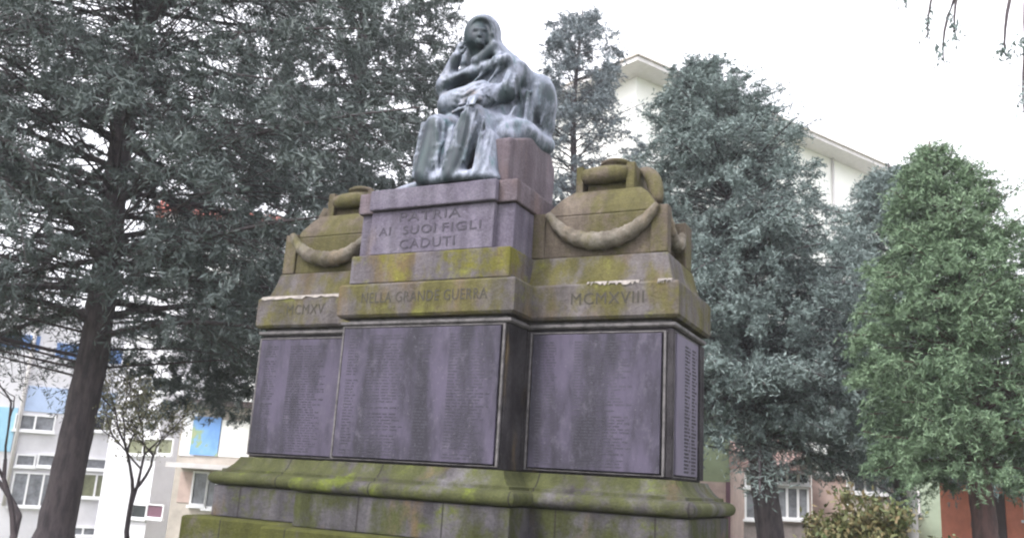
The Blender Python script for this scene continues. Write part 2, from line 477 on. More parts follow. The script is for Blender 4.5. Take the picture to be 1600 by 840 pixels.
for sx in (-1, 1):
    def X(x): return sx * x
    def bxx(mb, x0, x1, y0, y1, z0, z1):
        a, c = sorted((sx * x0, sx * x1)); mb.box(a, c, y0, y1, z0, z1)
    at_ = MB(); bxx(at_, .672, 1.70, .42, 1.08, 3.288, 3.63)
    ab = at_.done('wing_attic', M_WING, mem, bevel=.015)
    for x0, x1 in ((.675, .80), (1.66, 1.79)):
        mb = MB(); bxx(mb, x0, x1, .395, .50, 3.289, 3.655); mb.done('corner_post', M_WING, ab, bevel=.01)
    mb = MB(); bxx(mb, 1.702, 1.79, .90, 1.09, 3.289, 3.655); mb.done('corner_post', M_WING, ab, bevel=.01)
    garland(ab, (X(.83), .385, 3.645), -.235, (X(1.71), .385, 3.655), .026, .068, 0)
    garland(ab, (X(1.76), .50, 3.64), -.2, (X(1.76), .96, 3.64), .02, .05, 0)
    mb = MB()   # sloped lid
    v = []
    for z, x0, x1, y0, y1 in ((3.632, .80, 1.69, .43, 1.07), (3.70, .82, 1.665, .45, 1.05), (3.80, .90, 1.60, .50, 1.0), (3.86, .98, 1.53, .54, .96)):
        a, c = sorted((sx * x0, sx * x1)); v += [(a, y0, z), (c, y0, z), (c, y1, z), (a, y1, z)]
    f = [(3, 2, 1, 0), (12, 13, 14, 15)] + [(i * 4 + k, i * 4 + (k + 1) % 4, i * 4 + 4 + (k + 1) % 4, i * 4 + 4 + k) for i in range(3) for k in range(4)]
    mb.add(v, f); mb.done('attic_lid', M_WING, ab, bevel=.012)
    # urn: end plates, rolls and cap
    ur = MB(); bxx(ur, 1.06, 1.45, .60, .90, 3.862, 4.08)
    urn = ur.done('urn', M_WING, mem, bevel=.02)
    for x0, x1 in ((.985, 1.045), (1.405, 1.475)):
        mb = MB(); bxx(mb, x0, x1, .545, .60, 3.80, 4.075); mb.done('end_plate', M_WING, urn, bevel=.008)
        mb = MB(); bxx(mb, x0, x1, .602, .95, 3.86, 4.06); mb.done('end_plate', M_WING, urn, bevel=.008)
    mb = MB(); mb.tube([(X(1.047), .585, 3.995), (X(1.13), .57, 3.995), (X(1.225), .565, 3.995), (X(1.32), .57, 3.995), (X(1.403), .585, 3.995)], [.062, .07, .074, .07, .062], 18)
    mb.done('scroll_roll', M_WING, urn, smooth=True)
    mb = MB(); mb.tube(bez([(X(1.46), .74, 4.06), (X(1.60), .72, 4.04), (X(1.60), .68, 3.86), (X(1.64), .66, 3.76)], 10), [.03, .045, .055, .06, .062, .062, .06, .055, .045, .03], 14)
    mb.done('scroll_roll', M_WING, urn, smooth=True)
    cap = MB(); cx = X(1.25)
    prof = [(.0, 4.081), (.12, 4.082), (.125, 4.092), (.105, 4.105), (.10, 4.115), (.125, 4.125), (.13, 4.145), (.10, 4.165), (.0, 4.17)]
    n = 20; v = []; f = []
    for r_, z in prof: v += [(cx + max(r_, .001) * math.cos(q), .75 + max(r_, .001) * math.sin(q), z) for q in [i * 2 * math.pi / n for i in range(n)]]
    for i in range(len(prof) - 1):
        for k in range(n): f.append((i * n + k, i * n + (k + 1) % n, (i + 1) * n + (k + 1) % n, (i + 1) * n + k))
    cap.add(v, f); cap.done('urn_cap', M_WING, urn, smooth=True)

# ------------------------------------------------------------------ bronze statue (sculpted as a signed distance field)
def make_statue():
    h = .0112
    lo = np.array([-.62, -.14, 3.80]); hi = np.array([.84, 1.12, 5.68])
    n = ((hi - lo) / h).astype(int)
    ax = [lo[i] + h * np.arange(n[i]) for i in range(3)]
    X, Y, Z = np.meshgrid(*ax, indexing='ij')
    X = X.astype(np.float32); Y = Y.astype(np.float32); Z = Z.astype(np.float32)
    def cap(a, b, ra, rb, sc=(1, 1, 1)):
        a = np.array(a); b = np.array(b); ab = b - a; L = ab @ ab
        px, py, pz = X - a[0], Y - a[1], Z - a[2]
        t = np.clip((px * ab[0] + py * ab[1] + pz * ab[2]) / L, 0, 1)
        return np.sqrt((px - t * ab[0]) ** 2 + (py - t * ab[1]) ** 2 + (pz - t * ab[2]) ** 2) - (ra + (rb - ra) * t)
    def ell(c, r, rz=0):
        px, py, pz = X - c[0], Y - c[1], Z - c[2]
        if rz:
            cs, sn = math.cos(rz), math.sin(rz); px, py = px * cs + py * sn, -px * sn + py * cs
        k = np.sqrt((px / r[0]) ** 2 + (py / r[1]) ** 2 + (pz / r[2]) ** 2)
        return (k - 1) * min(r)
    def su(a, b, k):
        hh = np.clip(.5 + .5 * (b - a) / k, 0, 1)
        return b * (1 - hh) + a * hh - k * hh * (1 - hh)
    def ss(a, b, k):      # subtract b
        return -su(-a, b, k)
    # trunk and lap
    d = ell((.09, .56, 4.68), (.27, .22, .42))
    d = su(d, ell((.14, .56, 5.02), (.345, .19, .20)), .08)                     # shoulders
    d = su(d, cap((.05, .55, 4.40), (.13, .55, 4.45), .26, .26), .08)          # hips
    d = su(d, cap((.02, .50, 5.08), (.0, .42, 5.26), .12, .09), .06)           # neck
    # thighs
    d = su(d, cap((-.03, .50, 4.38), (-.185, .10, 4.37), .16, .115), .06)
    d = su(d, cap((.20, .50, 4.40), (.20, .06, 4.385), .17, .12), .06)
    # shins
    d = su(d, cap((-.185, .09, 4.33), (-.21, .0, 3.93), .11, .085), .03)
    d = su(d, cap((.20, .05, 4.34), (.05, .0, 3.93), .115, .085), .03)
    # robe between and beside the shins, spilling on the block
    d = su(d, cap((-.05, .12, 4.30), (-.08, .06, 3.92), .06, .08), .05)
    d = su(d, cap((.30, .13, 4.32), (.36, .06, 3.93), .09, .10), .05)
    d = su(d, cap((.40, .14, 4.22), (.44, .09, 3.90), .07, .08), .05)
    d = su(d, ell((.12, .06, 3.87), (.40, .14, .07)), .04)
    d = su(d, cap((-.30, .10, 3.86), (-.50, .06, 3.84), .06, .03), .05)
    d = su(d, cap((-.29, .22, 4.30), (-.30, .2, 3.9), .05, .08), .05)
    # cloak over the seat, side and back
    d = su(d, ell((.30, .62, 4.42), (.33, .38, .16)), .07)
    d = su(d, cap((.42, .30, 4.30), (.56, .85, 4.42), .09, .08), .06)
    # billow of drapery behind the hip
    bl = ell((.50, .80, 4.80), (.16, .18, .27), .3)
    d = su(d, bl, .05)
    d = su(d, cap((.36, .66, 4.98), (.48, .80, 4.94), .12, .10), .07)
    d = su(d, cap((.52, .84, 4.6), (.46, .86, 4.42), .11, .09), .05)
    # her left arm (to the right): upper arm, forearm crossing to the right elbow
    d = su(d, cap((.36, .52, 5.02), (.37, .40, 4.76), .105, .09), .04)
    d = su(d, cap((.37, .39, 4.76), (.16, .20, 4.62), .085, .06), .03)
    # hand lying over the knee
    d = su(d, cap((.17, .19, 4.60), (.20, .08, 4.56), .05, .045), .02)
    for k in range(4):
        x = .165 + k * .032
        d = su(d, cap((x, .07, 4.555), (x + .02, -.045, 4.515), .019, .017), .008)
        d = su(d, cap((x + .02, -.045, 4.515), (x + .028, -.085, 4.44), .017, .013), .008)
    d = su(d, cap((.165, .10, 4.56), (.125, .02, 4.525), .02, .016), .01)
    # her right arm (to the left): elbow out, forearm up to the chin
    d = su(d, cap((-.15, .50, 5.02), (-.29, .33, 4.86), .10, .085), .04)
    d = su(d, cap((-.30, .33, 4.86), (-.155, .26, 5.10), .075, .045), .02)
    d = su(d, cap((-.155, .26, 5.10), (-.125, .27, 5.20), .036, .034), .015)
    for k in range(4):
        d = su(d, cap((-.15 + k * .018, .255 - k * .004, 5.19), (-.115 + k * .013, .275, 5.265), .013, .011), .006)
    d = su(d, cap((-.10, .26, 5.13), (-.065, .265, 5.185), .016, .012), .008)
    # scarf knot and sleeve falling across the chest
    d = su(d, cap((.34, .38, 5.05), (-.05, .31, 4.93), .06, .05), .04)
    d = su(d, cap((-.05, .31, 4.93), (-.27, .29, 4.86), .05, .06), .04)
    d = ss(d, ell((-.09, .26, 4.82), (.085, .10, .075)), .03)                  # hollow under the forearm
    # bundle of cloth in the lap
    d = su(d, cap((-.16, .24, 4.62), (.12, .26, 4.68), .12, .13), .06)
    d = su(d, cap((-.28, .34, 4.78), (-.24, .30, 4.60), .06, .08), .05)
    # head: turned to the lower left
    d = su(d, ell((-.005, .40, 5.36), (.115, .14, .165), .25), .03)
    ca, sa = math.cos(.42), math.sin(.42)
    def hp(x, y, z): x0 = x + .03; y0 = y - .42; return (.005 + x0 * ca - y0 * sa, .42 + x0 * sa + y0 * ca, z)   # turn of the head
    d = su(d, ell(hp(-.03, .30, 5.31), (.078, .055, .095), .42), .03)
    d = su(d, cap(hp(-.03, .256, 5.335), hp(-.03, .228, 5.288), .012, .020), .010)
    d = su(d, cap(hp(-.075, .256, 5.362), hp(.015, .256, 5.362), .014, .014), .012)
    d = su(d, cap(hp(-.05, .243, 5.252), hp(-.01, .243, 5.252), .012, .012), .008)
    d = su(d, ell(hp(-.03, .258, 5.218), (.036, .032, .032)), .03)
    for ex in (-.066, .006):
        d = ss(d, ell(hp(ex, .242, 5.337), (.016, .012, .009)), .014)
    hood = ell((.015, .43, 5.39), (.168, .19, .19), .42)
    hood = ss(hood, ell(hp(-.03, .225, 5.295), (.122, .15, .185), .42), .02)
    d = su(d, hood, .012)
    d = su(d, ell((.38, .64, 4.66), (.14, .12, .2)), .04)
    d = su(d, cap((.12, .38, 5.40), (.20, .40, 5.12), .045, .07), .03)
    d = su(d, cap((.12, .45, 5.32), (.30, .52, 5.10), .07, .10), .05)
    d = su(d, cap((-.10, .42, 5.34), (-.15, .44, 5.12), .05, .07), .04)
    d = su(d, cap((.17, .36, 5.22), (.02, .30, 5.03), .045, .05), .03)
    # fold ridges
    F_ = [((.33, .40, 5.10), (.08, .27, 4.72), .02), ((.26, .36, 5.12), (-.02, .28, 4.80), .018), ((.40, .44, 4.98), (.30, .26, 4.62), .02),
          ((.24, .36, 4.80), (-.08, .14, 4.66), .018), ((.30, .34, 4.70), (-.02, .12, 4.56), .018), ((.10, .30, 4.84), (-.18, .16, 4.70), .016),
          ((-.02, .04, 4.46), (.24, -.05, 4.47), .02), ((-.14, .01, 4.40), (-.08, -.03, 3.92), .028), ((-.30, .04, 4.40), (-.30, -.04, 3.90), .022),
          ((.11, -.03, 4.40), (.0, -.06, 3.95), .022), ((.21, -.07, 4.42), (.14, -.07, 4.1), .015), ((.30, -.04, 4.42), (.18, -.05, 4.0), .024),
          ((.36, .02, 4.36), (.30, -.02, 3.92), .02), ((.30, -.03, 4.30), (.12, -.05, 3.92), .018), ((.44, .10, 4.26), (.45, .0, 3.92), .018),
          ((.02, -.05, 4.08), (.16, -.04, 4.16), .018), ((.0, -.05, 4.0), (.14, -.03, 4.04), .018),
          ((.46, .42, 4.62), (.42, .25, 4.32), .024), ((.50, .56, 4.80), (.52, .50, 4.44), .022), ((.42, .48, 4.92), (.50, .62, 4.46), .024),
          ((.60, .74, 4.92), (.58, .68, 4.54), .018), ((.54, .64, 4.90), (.52, .62, 4.50), .02),
          ((.50, .66, 4.98), (.60, .76, 4.62), .016), ((.36, .62, 5.0), (.50, .60, 4.60), .02)]
    def fold(a, b_, ra, rb_, k):
        nonlocal d
        a = np.array(a); b_ = np.array(b_); pad = max(ra, rb_) + k * 1.6 + .01
        i0 = np.maximum(((np.minimum(a, b_) - pad - lo) / h).astype(int), 0); i1 = np.minimum(((np.maximum(a, b_) + pad - lo) / h).astype(int) + 1, n)
        sl = tuple(slice(i0[q], i1[q]) for q in range(3)); ab = b_ - a; L = ab @ ab
        px, py, pz = X[sl] - a[0], Y[sl] - a[1], Z[sl] - a[2]
        t = np.clip((px * ab[0] + py * ab[1] + pz * ab[2]) / L, 0, 1)
        q = np.sqrt((px - t * ab[0]) ** 2 + (py - t * ab[1]) ** 2 + (pz - t * ab[2]) ** 2) - (ra + (rb_ - ra) * t)
        d[sl] = su(d[sl], q, k)
    def surf(x, z, y0=-.14):       # first surface met from the front at x, z
        ix = int(np.clip((x - lo[0]) / h, 0, n[0] - 1)); iz = int(np.clip((z - lo[2]) / h, 0, n[2] - 1))
        col = d[ix, :, iz] < 0
        return lo[1] + h * int(np.argmax(col)) if col.any() else None
    def crease(p, r, k=.014):      # a ridge following the surface through the (x, z) points p
        P = []
        for (x0, z0), (x1, z1) in zip(p[:-1], p[1:]):
            for t in np.linspace(0, 1, 5)[:-1]:
                x, z = x0 + (x1 - x0) * t, z0 + (z1 - z0) * t; y = surf(x, z)
                if y is not None: P.append((x, y + r * .25, z))
        m_ = len(P)
        for q in range(m_ - 1):
            if abs(P[q][1] - P[q + 1][1]) > .12: continue
            e = math.sin(math.pi * (q + .5) / m_) ** .5
            fold(P[q], P[q + 1], r * e, r * math.sin(math.pi * min(q + 1.5, m_ - .2) / m_) ** .5 if q + 1.5 < m_ else r * .4, k)
    for a, b_, r_ in F_:
        fold(a, b_, r_ * .8, r_ * .6, .02)
    for q in range(6):             # cloth slung across the lap
        zc = 4.72 - q * .045
        crease([(.32 - q * .012, zc + .14), (.16, zc + .02), (.0, zc - .035), (-.15, zc + .02)], .011 + .003 * (q % 2))
    for x0, x1 in ((-.29, -.30), (-.255, -.24), (-.13, -.13), (-.085, -.09), (-.04, -.02), (.08, .02), (.27, .20), (.32, .27), (.37, .35), (.41, .43)):
        crease([(x0, 4.38), ((x0 * 1.4 + x1 * .6) / 2, 4.16), (x1, 3.90)], .013)
    for q in range(5):             # cloak from the shoulder
        crease([(.16 + q * .05, 5.12 - q * .02), (.10 + q * .06, 5.0 - q * .02), (.02 + q * .085, 4.9 - q * .035)], .010)
    for q in range(4): crease([(.40 + q * .05, 4.94 - q * .03), (.41 + q * .05, 4.72), (.40 + q * .06, 4.48)], .013)
    for q in range(3): crease([(.11 + q * .022, 5.48 - q * .02), (.155 + q * .014, 5.38), (.13 + q * .03, 5.20)], .008)
    for q in range(4): crease([(-.31 + q * .03, 4.96), (-.27 + q * .03, 4.86), (-.22 + q * .03, 4.78)], .009)
    # fine cloth ripples
    rip = .0022 * np.sin(38 * (X * .8 + Z * .45 + Y * .2) + 2.2 * np.sin(7 * Z + 4 * X)) + .0018 * np.sin(61 * (X - .35 * Z) + 3 * np.sin(5 * Y + 6 * Z))
    face = (X > -.14) & (X < .16) & (Y < .36) & (Z > 5.2)
    d = d + np.where(face, 0, rip)
    d = np.maximum(d, 3.833 - Z)
    # surface nets
    s = d < 0
    c = [s[i:n[0] - 1 + i, j:n[1] - 1 + j, k:n[2] - 1 + k] for i in (0, 1) for j in (0, 1) for k in (0, 1)]
    cnt = sum(q.astype(np.int8) for q in c)
    cell = (cnt > 0) & (cnt < 8)
    ci = np.argwhere(cell); vid = -np.ones(cell.shape, int); vid[cell] = np.arange(len(ci))
    acc = np.zeros((len(ci), 3)); num = np.zeros(len(ci))
    cor = [np.array((i, j, k)) for i in (0, 1) for j in (0, 1) for k in (0, 1)]
    for p in range(8):
        for q in range(p + 1, 8):
            if np.abs(cor[p] - cor[q]).sum() != 1: continue
            a = ci + cor[p]; b_ = ci + cor[q]
            da = d[a[:, 0], a[:, 1], a[:, 2]]; db = d[b_[:, 0], b_[:, 1], b_[:, 2]]
            mk = (da < 0) != (db < 0)
            t = np.where(mk, da / np.where(mk, da - db, 1), 0)
            acc += np.where(mk[:, None], a + t[:, None] * (cor[q] - cor[p]), 0); num += mk
    V = lo + h * acc / num[:, None]
    quads = []
    for axis in range(3):
        o1, o2 = [i for i in range(3) if i != axis]
        sl0 = [slice(None)] * 3; sl1 = [slice(None)] * 3
        sl0[axis] = slice(0, n[axis] - 1); sl1[axis] = slice(1, n[axis])
        for i in (o1, o2): sl0[i] = slice(1, n[i] - 1); sl1[i] = slice(1, n[i] - 1)
        a, b_ = s[tuple(sl0)], s[tuple(sl1)]
        for flip, mask in ((False, a & ~b_), (True, ~a & b_)):
            e = np.argwhere(mask); 
            if not len(e): continue
            e[:, o1] += 1; e[:, o2] += 1
            def g(u, v_):
                q = e.copy(); q[:, o1] -= u; q[:, o2] -= v_
                return vid[q[:, 0], q[:, 1], q[:, 2]]
            Q = np.stack([g(0, 0), g(1, 0), g(1, 1), g(0, 1)], -1)
            if (axis == 1) ^ flip: Q = Q[:, ::-1]
            quads.append(Q)
    return V, np.concatenate(quads)
SV, SF = make_statue()
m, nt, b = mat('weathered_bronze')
at_n = N(nt, 'ShaderNodeAttribute', attribute_name='wash_shade')  # rain wash plus light and shade painted into the bronze
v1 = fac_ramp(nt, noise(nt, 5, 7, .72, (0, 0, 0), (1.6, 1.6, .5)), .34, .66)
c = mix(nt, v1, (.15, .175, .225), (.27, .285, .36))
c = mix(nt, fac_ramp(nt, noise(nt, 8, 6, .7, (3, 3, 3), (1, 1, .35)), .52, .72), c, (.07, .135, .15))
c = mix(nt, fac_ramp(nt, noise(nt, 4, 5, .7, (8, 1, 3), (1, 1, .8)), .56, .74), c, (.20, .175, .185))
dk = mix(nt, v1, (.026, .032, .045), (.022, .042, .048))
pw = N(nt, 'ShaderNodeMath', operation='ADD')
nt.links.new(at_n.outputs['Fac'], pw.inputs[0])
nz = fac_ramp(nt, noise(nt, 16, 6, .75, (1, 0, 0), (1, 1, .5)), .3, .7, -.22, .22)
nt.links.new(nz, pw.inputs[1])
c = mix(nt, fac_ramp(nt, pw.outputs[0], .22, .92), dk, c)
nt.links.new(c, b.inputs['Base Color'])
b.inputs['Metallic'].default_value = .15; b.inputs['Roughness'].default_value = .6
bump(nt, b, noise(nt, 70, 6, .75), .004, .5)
M_BRONZE = m
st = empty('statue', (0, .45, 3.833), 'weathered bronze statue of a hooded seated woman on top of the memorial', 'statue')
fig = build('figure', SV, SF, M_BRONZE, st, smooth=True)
fig.data.flip_normals() if False else None
# painted light on crests, painted shade on face, hollows and shins, over rain-washed patina
me = fig.data
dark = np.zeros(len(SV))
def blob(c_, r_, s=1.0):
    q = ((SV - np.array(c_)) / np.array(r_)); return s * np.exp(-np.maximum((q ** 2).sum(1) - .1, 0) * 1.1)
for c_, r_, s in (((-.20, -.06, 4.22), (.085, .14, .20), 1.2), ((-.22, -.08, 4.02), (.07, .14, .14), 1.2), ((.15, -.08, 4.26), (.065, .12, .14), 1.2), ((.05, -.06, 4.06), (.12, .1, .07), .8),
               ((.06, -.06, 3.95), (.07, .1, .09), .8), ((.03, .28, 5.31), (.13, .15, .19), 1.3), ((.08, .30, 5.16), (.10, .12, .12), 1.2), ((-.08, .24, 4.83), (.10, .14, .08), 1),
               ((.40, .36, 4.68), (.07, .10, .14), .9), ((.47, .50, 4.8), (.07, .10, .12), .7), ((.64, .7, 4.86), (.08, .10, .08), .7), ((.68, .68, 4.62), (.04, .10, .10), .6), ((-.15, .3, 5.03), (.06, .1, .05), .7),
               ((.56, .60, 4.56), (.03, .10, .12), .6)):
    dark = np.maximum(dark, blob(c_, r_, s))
a_ = me.attributes.new('wash_shade', 'FLOAT', 'POINT')
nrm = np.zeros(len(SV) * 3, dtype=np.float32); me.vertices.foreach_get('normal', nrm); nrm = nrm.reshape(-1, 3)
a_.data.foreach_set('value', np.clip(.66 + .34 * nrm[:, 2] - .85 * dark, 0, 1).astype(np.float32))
co = np.array(SV); q_ = np.clip((.5 - co[:, 0]) / .4, 0, 1)
co[:, 0] += .115 * q_ * q_ * (3 - 2 * q_); q_ = np.clip((co[:, 2] - 5.05) / .25, 0, 1)
co[:, 2] -= .055 * q_; co[:, 0] -= .03 * q_
co -= np.array(wloc(st)); me.vertices.foreach_set('co', co.astype(np.float32).ravel()); me.update()

# ------------------------------------------------------------------ trees
def quads_from(c, a, b):
    """diamond leaf quads: centre c, half-axis vectors a (long) and b (wide)"""
    V = np.stack([c - a, c - b * 1.0 + a * .1, c + a, c + b * 1.0 + a * .1], 1).reshape(-1, 3)
    return V, np.arange(len(V)).reshape(-1, 4)

def rand_unit(rs, n):
    v = rs.normal(size=(n, 3)); return v / np.linalg.norm(v, axis=1)[:, None]

def conifer(name, label, cat, base, H, hb, prof, nb, seed, mleaf, r0=.22, ll=.055, lw=.016, step=.03, twig=.16, rise=.15, droop=.35, bend=(0, 0), per=2,
            group=None, bark=None, jit=.05, hang=.3, tilt=None, gap=0, cg=.7, ncl=0, clr=.3, ncn=260, crown_shift=(0, 0), azs=None):
    rs = np.random.RandomState(seed)
    base = np.array([base[0], base[1], 0.])
    root = empty(name, base, label, cat, group)
    def axis(z):
        t = z / H
        return base + np.array([bend[0] * t ** 1.5 + .06 * math.sin(z * .9 + seed), bend[1] * t ** 1.5 + .05 * math.cos(z * .7 + seed), z])
    tb = MB()
    zs = np.linspace(-.05, H, 70)
    tb.tube([axis(max(z, -.05)) for z in zs], [r0 * (1 - z / H) ** .8 * (1.0 if z > .5 else 1.25) + .012 for z in zs], 12, wob=.12, seed=seed)
    C, T = [], []
    for i in range(nb):
        t = (i + rs.rand() * .8) / nb
        z = hb + (H * .97 - hb) * t ** .95
        L = prof(t) * (rs.uniform(.55, 1.2) if i % 3 else rs.uniform(.9, 1.15))
        azm = i * 2.399 + rs.uniform(-.5, .5) if azs is None else rs.uniform(*azs)
        dr = np.array([math.cos(azm), math.sin(azm), 0]); side = np.array([-dr[1], dr[0], 0])
        p0 = axis(z)
        ri = rise + (.5 * t if t > .6 else 0) + rs.uniform(-.28, .28)
        ns = 9; pts = []
        wv = rs.uniform(-.15, .15)
        for s in np.linspace(0, 1, ns):
            pts.append(p0 + dr * L * s * (1 - .06 * s) + side * L * wv * s * s + np.array([0, 0, ri * L * s - droop * L * s ** 2 + .06 * L * s ** 4]))
        pts = np.array(pts)
        rb = max(.010, r0 * .17 * (1 - t) + .010) * min(1, L / 2)
        tb.tube(pts, [rb * (1 - .85 * q) + .004 for q in np.linspace(0, 1, ns)], 5, cap=False)
        nt_ = max(5, int(L / twig))
        for j in range(nt_):
            s = .07 + .95 * (j + rs.rand() * .7) / nt_
            s = min(s, 1.0); f = s * (ns - 1); i0 = min(int(f), ns - 2); fr = f - i0
            q = pts[i0] * (1 - fr) + pts[i0 + 1] * fr
            if cg and math.sin(q[0] * 2.6 + seed) * math.sin(q[1] * 2.9) * math.sin(q[2] * 2.3 + 1) > cg: continue
            along = pts[i0 + 1] - pts[i0]; along /= np.linalg.norm(along)
            for sg in (-1, 1):
                if rs.rand() < gap: continue
                lt = (.16 + .42 * L * (1 - s) * rs.uniform(.5, 1.0) * min(1, s * 3)) * rs.uniform(.7, 1.2)
                lt = min(lt, 1.5)
                ang = rs.uniform(.6, 1.2)
                td = along * math.cos(ang) + side * sg * math.sin(ang) + np.array([0, 0, rs.uniform(-.35, .2)])
                td /= np.linalg.norm(td)
                k = max(3, int(lt / step)); u = (np.arange(k) + rs.rand(k)) / k
                cc = q + td * (u * lt)[:, None] + np.array([0, 0, -1.]) * (hang * lt * u ** 2)[:, None]
                for _ in range(per):
                    C.append(cc + rs.normal(size=(k, 3)) * jit); T.append(np.repeat(td[None], k, 0))
                if lt > .5 and L > 1.5:
                    tb.tube([q, q + td * lt * .5 + np.array([0, 0, -hang * lt * .2]), q + td * lt * .95 + np.array([0, 0, -hang * lt * .8])], [.010, .007, .003], 3, cap=False)
    for q in range(ncl):          # needle tufts on the outer twigs
        t = rs.rand() ** 1.25
        azm = rs.rand() * 6.2832; L = prof(t) * math.sqrt(rs.uniform(.22, 1.0)) * rs.uniform(.88, 1.07)
        dr = np.array([math.cos(azm), math.sin(azm), 0]); side = np.array([-dr[1], dr[0], 0])
        z = hb + (H * .97 - hb) * t
        p0 = axis(z - .12 * L); c0_ = axis(z) + dr * L + np.array([0, 0, .10 * L - .035 * L * L + rs.uniform(-.2, .2)])
        if rs.rand() < (.30 if t > .12 else .07): tb.tube([p0, (p0 + c0_) / 2 + np.array([0, 0, .04 * L]), c0_], [.018, .012, .004], 4, cap=False)
        ax_ = dr + rand_unit(rs, 1)[0] * .7 + np.array([0, 0, -.1]); ax_ /= np.linalg.norm(ax_)
        rr_ = clr * rs.uniform(.6, 1.35)
        for f_ in range(5):       # each tuft is a fan of sprays
            sd_ = ax_ + rand_unit(rs, 1)[0] * .75; sd_ /= np.linalg.norm(sd_)
            k = ncn // 5; u = rs.rand(k)
            C.append(c0_ + sd_ * (u * rr_ * 1.5 - rr_ * .3)[:, None] + rs.normal(size=(k, 3)) * (rr_ * .17) * (1.15 - u)[:, None] - np.array([0, 0, 1.]) * (rr_ * .35 * u ** 2)[:, None])
            T.append(np.repeat(sd_[None], k, 0))
    C = np.concatenate(C); T = np.concatenate(T); n = len(C)
    R = rand_unit(rs, n)
    a = T * .55 + R * .75 + np.array([0, 0, -.25 * hang]); a /= np.linalg.norm(a, axis=1)[:, None]
    b2 = np.cross(a, rand_unit(rs, n)); b2 /= np.linalg.norm(b2, axis=1)[:, None]
    sc = rs.uniform(.6, 1.3, n)[:, None]
    V, F2 = quads_from(C, a * ll * sc, b2 * lw * sc)
    tb.done('trunk', bark or M_BARK, root, smooth=True)
    build('crown', V, F2, mleaf, root)
    print(name, 'leaves', n)
    return root

L_DARK = leafmat('dark_blue_green_needles', (.045, .06, .055), (.07, .09, .085), (.12, .145, .14), 1.1)
L_BLUE = leafmat('blue_grey_needles', (.080, .110, .105), (.130, .172, .165), (.21, .26, .25), .9)
L_BLUE2 = leafmat('pale_blue_grey_needles', (.08, .10, .115), (.14, .17, .185), (.23, .27, .29), 1.3)
L_GREEN = leafmat('fresh_green_needles', (.065, .11, .065), (.105, .17, .095), (.175, .25, .15), .9)

p = at(110, 700, 14)
conifer('conifer_tree', 'large dark spreading conifer with a bare thick trunk at the left edge of the park', 'tree', p, 14.5, 3.2,
        lambda t: (5.6 * (1 - t) ** .7 + .6) * (.75 + .25 * min(1, t * 8)), 128, 11, L_DARK, r0=.235, ll=0.0550, lw=0.0090, step=.032, twig=.15, rise=.10, droop=.30, per=2, bend=(.5, -.2), hang=.38, jit=0.068, gap=.25, cg=0.5, ncl=1500, clr=0.27, ncn=190)
p = at(520, 500, 19.5)
conifer('conifer_tree', 'dark bluish conifer behind the left wing of the memorial, trunk hidden', 'tree', p, 18, 2.6,
        lambda t: (3.9 * (1 - t) ** .62 + .4), 110, 12, L_DARK, r0=.28, ll=0.0750, lw=0.0125, step=.042, twig=.2, rise=.12, droop=.28, per=2, hang=.3, jit=0.064, gap=.10, ncl=1500, clr=0.3, ncn=150)
p = at(886, 500, 23)
conifer('conifer_tree', 'thin pale grey conifer seen between the statue and the apartment block', 'tree', p, 15.0, 2.2,
        lambda t: (3.7 * (1 - t) ** .5 + .05) * (.82 + .18 * math.sin(t * 22)) , 150, 13, L_BLUE2, r0=.2, ll=0.0750, lw=0.0135, step=.045, twig=.2, rise=.25, droop=.25, per=2, hang=.2, jit=0.064, gap=.18, ncl=620, clr=0.34, ncn=150)
p = at(1203, 760, 16)
conifer('conifer_tree', 'blue-grey conifer with a bare lower trunk standing right of the memorial', 'tree', p, 9.9, 2.5,
        lambda t: 3.1 * (1 - t) ** .6 * (.75 + .25 * min(1, t * 3)) + .15, 230, 14, L_BLUE, r0=.24, ll=0.0500, lw=0.0095, step=.031, twig=.12, rise=.2, droop=.35, per=2, hang=.3, jit=0.064, gap=.05, bend=(-1.25, -.1), ncl=900, clr=0.24, ncn=190)
p = at(1415, 760, 20)
conifer('conifer_tree', 'dark blue-grey conifer half hidden behind the green tree', 'tree', p, 8.9, 2.2,
        lambda t: (3.3 * (1 - t) ** .7 + .15), 150, 15, L_BLUE, r0=.2, ll=0.0650, lw=0.0115, step=.042, twig=.17, rise=.2, droop=.3, per=2, hang=.3, jit=0.064, gap=.1, ncl=620, clr=0.3, ncn=150)
p = at(1552, 800, 13)
conifer('cypress_tree', 'bright green feathery evergreen at the right edge of the park', 'tree', p, 6.6, 1.95,
        lambda t: (1.95 * (1 - t) ** .75 + .12) * (.62 + .38 * min(1, t * 2.5)), 210, 16, L_GREEN, r0=.17, ll=0.0420, lw=0.0070, step=.027, twig=.11, rise=.35, droop=.30, per=2, hang=.2, jit=0.048, gap=.05, bark=M_BARK_RED, bend=(-.5, 0), ncl=600, clr=0.2, ncn=190)

